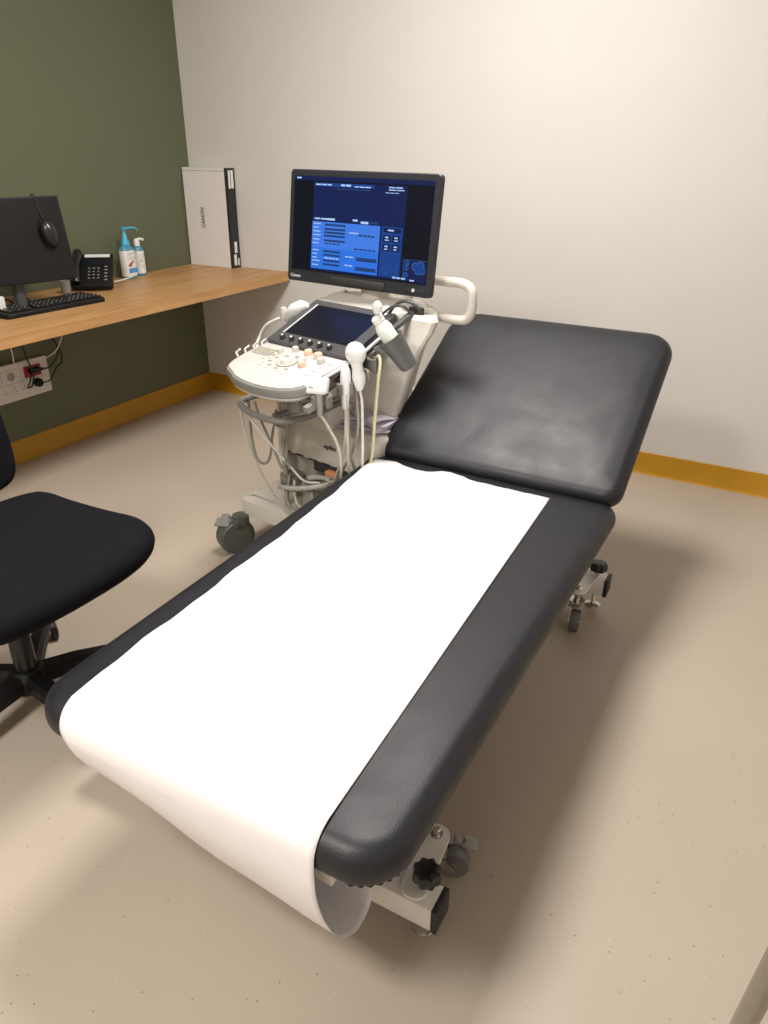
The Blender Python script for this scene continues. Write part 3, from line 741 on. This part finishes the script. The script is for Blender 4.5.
# console
cpts = [(-.085, -.272), (-.05, -.290), (.0, -.302), (.05, -.306), (.10, -.302), (.15, -.288), (.182, -.262), (.194, -.225), (.196, -.12), (.196, .02), (.17, .06), (-.12, .06), (-.158, .02), (-.162, -.08), (-.160, -.15), (-.148, -.215), (-.125, -.252)]
cp = [(p.x, p.y) for p in smoothpath([(x, y, 0) for x, y in cpts+cpts[:1]], 4)[:-1]]
tilt = Matrix.Translation((0, 0, .780)) @ Matrix.Rotation(math.atan(.16), 4, 'X')
bm = slab(new(), cp, [(.030, -.048), (.010, -.044), (.001, -.036), (0, -.030)], tilt); con = obj('console', bm, m_panel, us)
bm = slab(new(), cp, [(.0, -.030), (-.003, -.026), (-.003, -.010), (0, -.005), (.006, -.003)], tilt); obj('console_rim', bm, m_grey, con, label='grey wrap-around rim')
bm = slab(new(), cp, [(.006, -.004), (.006, 0), (.009, .0015)], tilt); pan = obj('control_panel', bm, m_panel, con)
def tl(bm): bm.transform(tilt); return bm
# keys and knobs on the panel
bm = new()
for r in range(4):
    for c in range(9):
        box(bm, (-.147+.0125*c*.85+r*.004, -.100-r*.0125-.0*c, .003), (.0085, .0085, .003), .001, seg=1)
tl(bm); obj('keypad', bm, m_beige, pan, kind='stuff')
bm = lathe(new(), [(.030, 0), (.030, .003), (.024, .004), (.021, .002), (.020, .005), (.014, .012), (0, .015)], (.028, -.150, .001)); tl(bm); obj('trackball', bm, m_panel, pan)
bm = lathe(new(), [(.033, 0), (.033, .0022), (.0305, .0022), (.0305, 0)], (.028, -.150, .001), 32); tl(bm); obj('trackball_ring', bm, m_grey, pan)
for x, y, r_, mm in ((-.01, -.075, .011, m_panel), (.045, -.075, .013, m_orange), (.090, -.080, .014, m_orange), (.092, -.150, .013, m_orange), (-.045, -.105, .010, m_panel), (.125, -.105, .012, m_panel)):
    bm = lathe(new(), [(r_*1.1, 0), (r_, .004), (r_*.92, .014), (r_*.8, .016), (0, .016)], (x, y, .001), 20); tl(bm); obj('dial', bm, mm, pan, label='pale orange dial' if mm is m_orange else None)
for k in range(22):
    a = PI*(.15+.7*k/21)*2; R_ = .045+.012*(k % 3)
    x, y = .028+1.35*R_*math.cos(a), -.150+R_*math.sin(a)
    bm = box(new(), (x, y, .003), (.013, .009, .004), .0015, seg=1); tl(bm); obj('button', bm, m_cream if k % 3 else m_beige, pan)
for k in range(8):
    bm = box(new(), (.150+.016*(k % 2), -.10-.03*(k//2), .003), (.011, .009, .004), .0015, seg=1); tl(bm); obj('button', bm, m_silver_ink, pan)
bm = slab(new(), rrect(-.06, .06, -.275, -.20, .02, 4), [(0, .001), (.001, .0018)]); bm.transform(tilt @ Matrix.Translation((.03, 0, 0))); obj('palm_rest', bm, m_panel, pan)
# touch screen
SM = basis((.016, -.062, .783), (1, 0, 0), (0, .225, .090))
bm = slab(new(), rrect(-.172, .172, 0, .245, .008, 3), [(.004, -.030), (0, -.026), (0, -.002), (.002, 0)], SM); ts = obj('touch_screen', bm, m_dgrey, con)
bm = box(new(), (.0, .133, .0004), (.268, .165, .0008)); bm.transform(SM); obj('glass', bm, m_screen_off, ts)
bm = box(new(), (-.140, .133, .0006), (.005, .17, .0012)); bm.transform(SM); obj('silver_edge', bm, m_silver_ink, ts)
bm = box(new(), (.118, .232, .0006), (.045, .012, .0012)); bm.transform(SM); obj('plate', bm, m_silver_ink, ts)
for k in range(6):
    bm = lathe(new(), [(.0085, 0), (.0085, .010), (.007, .013), (0, .013)], (-.115+k*.040, .022, .0), 16); bm.transform(SM); obj('toggle_knob', bm, m_slot, ts)
    bm = lathe(new(), [(.0045, .013), (.004, .015), (0, .015)], (-.113+k*.040, .021, .0), 10); bm.transform(SM); obj('knob_cap', bm, m_silver_ink, ts)
# side grip bar on the console's right
bm = tube(new(), [(.205, -.20, .742), (.207, -.06, .772), (.212, .05, .815), (.225, .17, .868), (.228, .21, .878)], .011, 10, smooth=4); obj('grip_bar', bm, m_dgrey, con)
bm = tube(new(), [(.214, -.20, .752), (.216, -.06, .783), (.220, .05, .826)], .005, 8, smooth=4); obj('grip_trim', bm, m_silver_ink, con)
bm = new(); box(bm, (.235, .20, .878), (.05, .018, .035), .005); obj('grip_end', bm, m_slot, con)
# support arm below console
bm = new(); box(bm, (.02, .02, .70), (.16, .22, .07), .02); box(bm, (.02, .12, .66), (.13, .14, .16), .02); obj('console_arm', bm, m_beige, us)
bm = lathe(new(), [(.014, .615), (.024, .622), (.024, .645), (.018, .655), (.020, .70)], (.065, -.16, 0)); obj('lift_button', bm, m_grey, us)
bm = new(); 
for x in (.085, -.03): lathe(bm, [(.016, .665), (.016, .69), (0, .692)], (x, -.14, 0), 14)
obj('yellow_lock', bm, m_yellow, us, label='yellow lock tab')
# D shaped front handle under the console
HZ = .588
hp = smoothpath([(-.165, .10, HZ), (-.205, .02, HZ), (-.215, -.10, HZ), (-.18, -.165, HZ), (-.07, -.200, HZ), (.03, -.190, HZ), (.062, -.12, HZ), (.05, .0, HZ), (.04, .10, HZ)], 5)
bm = tube(new(), hp, .0105, 10); hd = obj('front_handle', bm, m_grey, us)
bm = new(); box(bm, (-.09, -.085, .618), (.17, .022, .032), .004); box(bm, (-.09, -.02, .612), (.20, .022, .012), .004); tube(bm, [(.0, -.19, .60), (.0, .02, .60)], .006); tube(bm, [(.03, -.17, .60), (.03, .02, .60)], .004); obj('handle_bracket', bm, m_grey, hd)
bm = new(); box(bm, (-.22, .04, .602), (.06, .07, .02), .006); obj('handle_mount', bm, m_slot, hd)
# thin post with grey cylinder at left front
bm = new(); tube(bm, [(-.125, -.04, .60), (-.125, -.04, .205)], .009, 10); tube(bm, [(-.107, -.05, .60), (-.107, -.05, .46)], .006, 8); obj('front_post', bm, m_beige, us)
bm = new(); box(bm, (-.125, -.052, .50), (.045, .012, .012), .003); box(bm, (-.125, -.052, .525), (.035, .012, .008), .002); obj('post_clip', bm, m_grey, us)
# rear side handle
bm = tube(new(), smoothpath([(.10, .335, .88), (.10, .335, .93), (.13, .33, .954), (.24, .31, .958), (.325, .30, .962), (.358, .30, .950), (.366, .30, .925), (.366, .30, .885), (.352, .30, .860), (.318, .30, .852), (.24, .31, .850), (.16, .32, .848)], 4), .0145, 12); obj('side_handle', bm, m_cream, us)
bm = tube(new(), [(.16, .16, .872), (.18, .17, .90), (.21, .18, .912), (.24, .19, .90), (.25, .20, .875)], .005, 8, smooth=5); tube(bm, [(.15, .14, .872), (.18, .15, .895), (.215, .16, .90), (.235, .18, .872)], .004, 8, smooth=5); obj('cable_loop', bm, m_dgrey, us)
bm = rpad(new(), -.16, .20, .185, .345, (.05,)*4, [(0, .872), (.01, .884), (.04, .893), (.08, .896)]); obj('neck_plate', bm, m_cream, us)
bm = lathe(new(), [(.050, .885), (.048, .905), (.046, .93), (.040, .95)], (.020, .262, 0)); obj('monitor_neck', bm, m_cream, us)
bm = new(); box(bm, (.008, .272, 1.00), (.09, .05, .14), .01); obj('tilt_joint', bm, m_cream, us)
# monitor
ma = math.radians(11-6.7); mr = Vector((math.cos(ma), math.sin(ma), 0)); mt = math.radians(7.2)
mn = Vector((-math.sin(ma), math.cos(ma), 0)); mu = Vector((0, 0, 1))*math.cos(mt)+mn*math.sin(mt)
dd = Vector((1.755-1.72, -1.2+1.40, 0)); cx = dd.x*math.cos(-UY)-dd.y*math.sin(-UY); cy = dd.x*math.sin(-UY)+dd.y*math.cos(-UY)
MO = basis((cx, cy, 1.092), mr, mu)      # z towards the viewer
MW, MH = .567, .339
bm = slab(new(), rrect(-MW/2, MW/2, -MH/2, MH/2, .013, 5), [(.0, -.018), (0, -.003), (.003, 0)], MO); mo = obj('monitor', bm, m_bezel, us)
bm = slab(new(), rrect(-MW/2+.002, MW/2-.002, -MH/2+.002, MH/2-.002, .012, 5), [(.035, -.040), (.008, -.032), (0, -.018)], MO); obj('back_shell', bm, m_cream, mo)
# screen with its picture: flat patches on the glass
GX0, GX1, GY0, GY1 = -MW/2+.019, MW/2-.019, -MH/2+.037, MH/2-.019
mats = [e_bg, e_navy, e_line, e_mid, e_light2, e_light, e_field, e_text, e_icon]
scr = new()
def patch(u0, v0, u1, v1, mi, lay=1):
    z = .0006+.00015*lay; xs = [GX0+(GX1-GX0)*u for u in (u0, u1)]; ys = [GY1-(GY1-GY0)*v for v in (v0, v1)]
    f = scr.faces.new([scr.verts.new(MO @ Vector(p)) for p in ((xs[0], ys[1], z), (xs[1], ys[1], z), (xs[1], ys[0], z), (xs[0], ys[0], z))]); f.material_index = mi
def words(u, v, n, w=.018, h=.010, mi=7, lay=4):
    for k in range(n): 
        ww = w*random.uniform(.6, 1.0); patch(u, v, u+ww, v+h, mi, lay); u += ww+.006
patch(0, 0, 1, 1, 0, 0)
patch(0, 0, 1, .045, 1, 1); words(.02, .014, 1, .05, .016)
patch(.155, .06, .825, .985, 1, 1)
patch(.16, .065, .60, .10, 3, 2); words(.17, .075, 3, .05, .014); words(.36, .072, 2, .05, .020); words(.46, .085, 3, .04, .012); words(.70, .075, 2, .05, .012); words(.70, .10, 2, .05, .010)
words(.33, .118, 8, .032, .006, 8); words(.68, .13, 3, .03, .007)
for k in range(9): patch(.16, .165+k*.031, .82, .168+k*.031, 2, 2)
words(.17, .425, 2, .07, .016); words(.27, .422, 1, .06, .022); words(.46, .415, 1, .04, .02); words(.52, .43, 1, .06, .024)
patch(.51, .425, .645, .45, 6, 3)
patch(.155, .462, .66, .735, 4, 2); patch(.155, .735, .66, .965, 5, 2)
for v in (.48, .525, .56, .595, .645): patch(.25, v, .41, v+.022, 6, 3)
for v in (.76, .80, .86, .90): patch(.25, v, .38, v+.022, 6, 3)
words(.26, .68, 4, .03, .014, 6); words(.44, .548, 0)
words(.51, .565, 4, .028, .020, 6); words(.48, .71, 5, .035, .016, 6); words(.44, .55, 1, .07, .010)
for v in (.48, .52, .56, .60, .645, .685, .76, .80, .84, .875, .92): words(.165, v, 1, .06, .010)
patch(.50, .80, .65, .84, 6, 3); patch(.50, .90, .65, .94, 6, 3); words(.42, .80, 2, .03, .012); words(.42, .89, 2, .03, .012); words(.26, .835, 4, .03, .012)
patch(.672, .462, .815, .965, 3, 2)
patch(.685, .475, .805, .52, 1, 3); words(.715, .488, 1, .06, .016)
for i in range(2):
    for j in range(2):
        patch(.685+i*.064, .545+j*.09, .738+i*.064, .615+j*.09, 1, 3); patch(.700+i*.064, .56+j*.09, .722+i*.064, .575+j*.09, 7, 4); words(.698+i*.064, .59+j*.09, 1, .035, .010)
words(.69, .88, 1, .04, .008, 8); words(.70, .93, 1, .04, .008, 8)
patch(.838, .765, .995, .985, 1, 1); patch(.838, .765, .995, .769, 8, 2); patch(.838, .765, .842, .985, 8, 2)
words(.77, .955, 3, .03, .016); words(.89, .965, 1, .04, .014)
def disc(u, v, r, mi, lay=3):
    z = .0006+.00015*lay; c = (GX0+(GX1-GX0)*u, GY1-(GY1-GY0)*v)
    f = scr.faces.new([scr.verts.new(MO @ Vector((c[0]+r*math.cos(2*PI*k/14), c[1]+r*math.sin(2*PI*k/14), z))) for k in range(14)]); f.material_index = mi
for u, v, r in ((.865, .80, .008), (.862, .85, .008), (.860, .92, .008), (.92, .83, .013), (.955, .82, .014), (.94, .87, .012), (.97, .87, .010)):
    disc(u, v, r, 8, 3); disc(u, v, r*.75, 3, 4)
# fan shaped scan on the left is almost black
obj('screen', scr, mats, mo, label='lit blue patient entry page', recalc=False)
bm = box(new(), (.01, -MH/2+.016, .003), (.215, .024, .006), .003); bm.transform(MO); obj('camera_bar', bm, m_slot, mo)
text('lettering', 'Canon', .014, MO @ Matrix.Translation((-.247, -MH/2+.017, .0004)), m_silver_ink, mo, sx=1.15)
for k in range(6):
    bm = lathe(new(), [(.0055, 0), (.0055, .0016), (0, .0016)], (.196+k*.013, -MH/2+.018, 0), 12); bm.transform(MO); obj('power_key' if k == 2 else 'menu_key', bm, m_slot if k != 2 else m_silver_ink, mo)
# probe holders along the right side
def holder(x, y, z, rz, sc=1.0):
    M2 = Matrix.Translation((x, y, z)) @ Matrix.Rotation(rz, 4, 'Z')
    pts = []
    for k in range(15):
        a = math.radians(40+280*k/14); pts.append((.030*sc*math.cos(a)+.0, .030*sc*math.sin(a)))
    outer = pts; inner = [(p[0]*.66, p[1]*.66) for p in pts[::-1]]
    bm = slab(new(), outer+inner, [(0, -.018), (0, .014), (.0015, .016)], M2); return obj('probe_holder', bm, m_grey, us)
holder(.222, -.205, .700, -.9, 1.0); holder(.226, -.115, .715, -.5, .85); holder(.238, -.065, .740, -.3, 1.0); holder(.240, .0, .765, 0, .8)
bm = new(); box(bm, (.208, -.11, .715), (.02, .30, .022), .004, rot=Matrix.Rotation(.25, 3, 'X')); obj('holder_rail', bm, m_grey, us)
# gel cup holder
GM = basis((.282, .055, .795), (1, 0, 0), (0, 1, .15)); 
gax = Vector((-.52, -.44, 1)).normalized(); GR = gax.to_track_quat('Z', 'Y').to_matrix().to_4x4()
bm = lathe(new(), [(0, -.050), (.022, -.050), (.026, -.046), (.036, .045), (.039, .054), (.035, .054), (.031, .045), (.022, -.040), (0, -.040)], (.290, .055, .792), 28, GR); obj('gel_cup', bm, m_cup, us, label='dark grey tilted gel cup')
bm = new(); tube(bm, [(.295-.034+.0, .02, .80), (.225, .03, .80)], .016, 10, flat=.5); obj('gel_cup_arm', bm, m_grey, us)

def UW(p):  # machine frame -> world
    x, y, z = p; return Vector((1.72+x*math.cos(UY)-y*math.sin(UY), -1.40+x*math.sin(UY)+y*math.cos(UY), z))
def uthing(name, label, cat, p, group=None):
    return thing(name, label, cat, UW(p), UY, group), Vector(p)
# gel bottle
gb, o_ = uthing('gel_bottle', 'pale clear gel bottle with white flip cap in the grey cup', 'bottle', (.290, .055, .792))
bm = lathe(new(), [(0, -.036), (.020, -.036), (.022, -.030), (.025, .085), (.020, .100), (.012, .108), (0, .108)], (0, 0, 0), 24, GR); obj('bottle_body', bm, m_gel_bottle, gb)
bm = lathe(new(), [(.014, .104), (.018, .108), (.018, .122), (.012, .128), (0, .129)], (0, 0, 0), 20, GR); obj('cap', bm, m_label, gb)
c_ = gax*.133; t = bmesh.new(); bmesh.ops.create_uvsphere(t, u_segments=16, v_segments=8, radius=1); t.transform(Matrix.Translation(c_+Vector((.010, 0, .020))) @ Matrix.Rotation(.3, 4, 'Y') @ Matrix.Diagonal((.017, .008, .020, 1))); obj('flip_lid', t, m_label, gb)
bm = lathe(new(), [(.0256, .040), (.0262, .052)], (0, 0, 0), 24, GR); obj('label_band', bm, m_hub_grey, gb)
# probes with cables (cables run down and back to the connectors)
def probe(name, label, p, parts, cable, m=m_cable, r=.0042):
    t, o = uthing(name, label, 'probe', p, None)
    for nm, bm, mm in parts:
        bm.transform(Matrix.Translation(-o)); obj(nm, bm, mm, t)
    bm = tube(new(), cable, r, 8, smooth=6); bm.transform(Matrix.Translation(-o)); obj('cable', bm, m, t)
# A: wide flat head lying in the front holder
ba = new(); MA = basis((.208, -.215, .738), (.92, .30, .06), (-.12, .35, .85)); slab(ba, rrect(-.040, .040, -.022, .026, (.014, .014, .007, .007), 4), rnd(.022, .007, 3, -.011), MA)
bk = lathe(new(), [(.007, .655), (.009, .68), (.012, .705), (.010, .722)], (.222, -.213, 0), 16)
bs = box(new(), (.205, -.2295, .738), (.018, .001, .003), rot=None)
probe('ultrasound_probe', 'ultrasound probe with wide flat white head in the front holder', (.215, -.21, .70), [('head', ba, m_probe), ('strain_relief', bk, m_hub_grey), ('mark', bs, m_hub_grey)],
      [(.222, -.213, .66), (.236, -.195, .62), (.256, -.175, .55), (.248, -.16, .45), (.20, -.12, .34), (.10, -.06, .31), (.06, -.03, .33)])
bb = new(); tube(bb, [(0.232, -0.120, .655), (0.231, -0.117, .70), (0.228, -0.113, .735), (0.225, -0.110, .765), (0.223, -0.108, .782)], [.009, .012, .016, .014, .007], 16, smooth=0, flat=.8)
probe('ultrasound_probe', 'slim pointed white ultrasound probe in the second holder', (0.227, -0.115, .70), [('head', bb, m_probe)],
      [(0.232, -0.121, .66), (0.238, -0.125, .63), (0.227, -0.120, .54), (0.182, -0.105, .44), (0.132, -0.075, .38), (0.072, -0.045, .36)])
bc = new(); t = bmesh.new(); bmesh.ops.create_uvsphere(t, u_segments=24, v_segments=16, radius=1); t.transform(Matrix.Translation((.236, -.078, .808)) @ Matrix.Rotation(-.2, 4, 'Y') @ Matrix.Diagonal((.033, .026, .032, 1))); join(bc, t)
tube(bc, [(.237, -.078, .790), (.244, -.079, .765), (.248, -.080, .745), (.250, -.080, .726), (.250, -.079, .705)], [.018, .016, .020, .019, .010], 16)
probe('ultrasound_probe', 'white ultrasound probe with round ball head in the middle holder', (.24, -.078, .76), [('head', bc, m_probe)],
      [(.250, -.079, .71), (.256, -.075, .67), (.258, -.075, .56), (.252, -.07, .44), (.24, -.05, .36), (.18, .0, .32)], m_cable_w)
bd = lathe(new(), [(.008, .735), (.011, .750), (.010, .775), (.004, .785)], (.242, .002, 0), 14)
probe('ultrasound_probe', 'small probe with doubled yellowish cable in the rear holder', (0.242, 0.002, .75), [('head', bd, m_grey)],
      [(0.242, 0.002, .775), (0.256, -0.003, .790), (0.272, -0.013, .775), (0.278, -0.028, .72), (0.274, -0.038, .60), (0.264, -0.038, .50), (0.234, -0.028, .42), (0.154, 0.012, .38)], m_cable_y)
bm_ = [(0.236, 0.012, .77), (0.249, 0.007, .785), (0.262, -0.003, .768), (0.267, -0.018, .71), (0.263, -0.028, .60), (0.255, -0.028, .50), (0.224, -0.018, .43), (0.144, 0.022, .38)]
bm = tube(new(), bm_, .0042, 8, smooth=6); obj('extra_cable', bm, m_cable_y, us)
# left side probe in the rear left
bl = new(); tube(bl, [(-.235, .11, .800), (-.225, .11, .822), (-.200, .11, .840), (-.170, .115, .855), (-.150, .12, .862)], [.008, .020, .024, .022, .010], 16)
t2 = new(); lathe(t2, [(.012, .80), (.013, .83), (.009, .845), (0, .848)], (-.245, .10, 0), 12)
probe('ultrasound_probe', 'white probe stored on the left side of the console by the touch screen', (-.2, .11, .82), [('head', bl, m_probe), ('clip', t2, m_panel)],
      [(-.235, .11, .815), (-.28, .10, .800), (-.325, .09, .775), (-.350, .08, .735), (-.345, .06, .70), (-.29, .05, .66), (-.22, .06, .62)], m_cable_w, .0055)
bm = new(); box(bm, (-.185, .11, .805), (.06, .05, .02), .006); obj('left_probe_shelf', bm, m_grey, us)
# small clips at the left edge of the console
bm = new()
for k in range(4): tube(bm, [(-.165-.006*(k % 2), -.17+k*.035, .745+.004*k), (-.180, -.165+k*.035, .755+.004*k), (-.175, -.15+k*.035, .765+.004*k)], .004, 6)
obj('cable_clip', bm, m_panel, con)
# loose cables on the front
bm = tube(new(), [(-.205, -.13, .590), (-.203, -.15, .568), (-.178, -.15, .465), (-.118, -.15, .356), (-.017, -.14, .242), (.06, -.11, .212), (.16, -.06, .212)], .0042, 8, smooth=6); obj('hanging_cable', bm, m_cable, us)
bm = tube(new(), [(-.205, -.11, .590), (-.212, -.105, .52), (-.216, -.10, .44), (-.195, -.10, .376), (-.155, -.10, .372), (-.130, -.10, .405), (-.125, -.09, .47), (-.12, -.07, .56)], .0045, 8, smooth=6); obj('hanging_cable', bm, m_cable_g, us)
bm = tube(new(), [(-.165, -.12, .590), (-.150, -.11, .524), (-.116, -.10, .447), (-.080, -.10, .384), (-.060, -.10, .390), (-.056, -.09, .445), (-.054, -.08, .54), (-.05, -.05, .61)], .0045, 8, smooth=6); obj('hanging_cable', bm, m_cable_g, us)
bm = tube(new(), [(-.185, -.15, .585), (-.16, -.14, .53), (-.11, -.10, .44), (-.05, -.07, .365), (-.01, -.06, .335), (.03, -.03, .33)], .0040, 8, smooth=6); obj('hanging_cable', bm, m_cable_w, us)
bm = tube(new(), [(.235, -.085, .73), (.241, -.08, .673), (.244, -.08, .582), (.215, -.08, .494), (.169, -.07, .43), (.11, -.04, .36)], .0050, 8, smooth=6); obj('hanging_cable', bm, m_cable_g, us)
bm = tube(new(), [(.228, -.105, .70), (.225, -.10, .62), (.228, -.10, .52), (.245, -.09, .44), (.235, -.08, .36), (.15, -.03, .28)], .0050, 8, smooth=6); obj('hanging_cable', bm, m_cable_g, us)
bm = tube(new(), [(.236, -.12, .70), (.238, -.12, .60), (.240, -.12, .50), (.240, -.11, .38), (.16, -.06, .25)], .0045, 8, smooth=6); obj('hanging_cable', bm, m_cable, us)
bm = tube(new(), [(-.22, -.14, .58), (-.19, -.155, .592), (-.155, -.16, .588), (-.18, -.15, .575)], .003, 6, smooth=5); obj('cable_tie', bm, m_cable_w, us)
for k, c in enumerate([[(-.05, -.07, .33), (-.03, -.09, .29), (.0, -.10, .262), (.05, -.09, .27), (.07, -.05, .31)], [(-.08, -.06, .34), (-.07, -.09, .27), (-.03, -.10, .24), (.02, -.09, .24), (.08, -.04, .30)], [(.02, -.06, .33), (.06, -.09, .28), (.10, -.07, .27), (.13, -.04, .33)]]):
    bm = tube(new(), c, .0045, 8, smooth=6); obj('lower_cable', bm, m_cable_g if k else m_cable, us)
# papers lying on the machine's right shoulder
for k in range(5):
    pt, o = uthing('paper', ['crumpled lilac-white paper sheet, lowest on the machine shoulder', 'second sheet up in the paper heap on the machine shoulder', 'middle sheet of the paper heap on the machine shoulder', 'fourth sheet up of the paper heap on the machine shoulder', 'topmost sheet of the paper heap on the machine shoulder'][k], 'paper', (.098+.004*k, .135+.010*k, .514+.008*k), 'papers on the machine shoulder')
    bm = new(); rows = []
    for i in range(9):
        row = []
        for j in range(13):
            u, v = i/8-.5, j/12-.5
            z = .003*math.sin(u*9+k)+.003*math.cos(v*12+k*2)+.004+.010*abs(v)*((k+1) % 2)*.5
            row.append(bm.verts.new((v*.215, u*.19, z)))
        rows.append(row)
    for A, Bq in zip(rows, rows[1:]):
        for j in range(12): bm.faces.new((A[j], A[j+1], Bq[j+1], Bq[j]))
    bm.transform(Matrix.Rotation(random.uniform(-.35, .35), 4, 'Z'))
    s_ = obj('sheet', bm, m_sheet, pt, ang=80); q = s_.modifiers.new('thickness', 'SOLIDIFY'); q.thickness = .0012; q.offset = 1
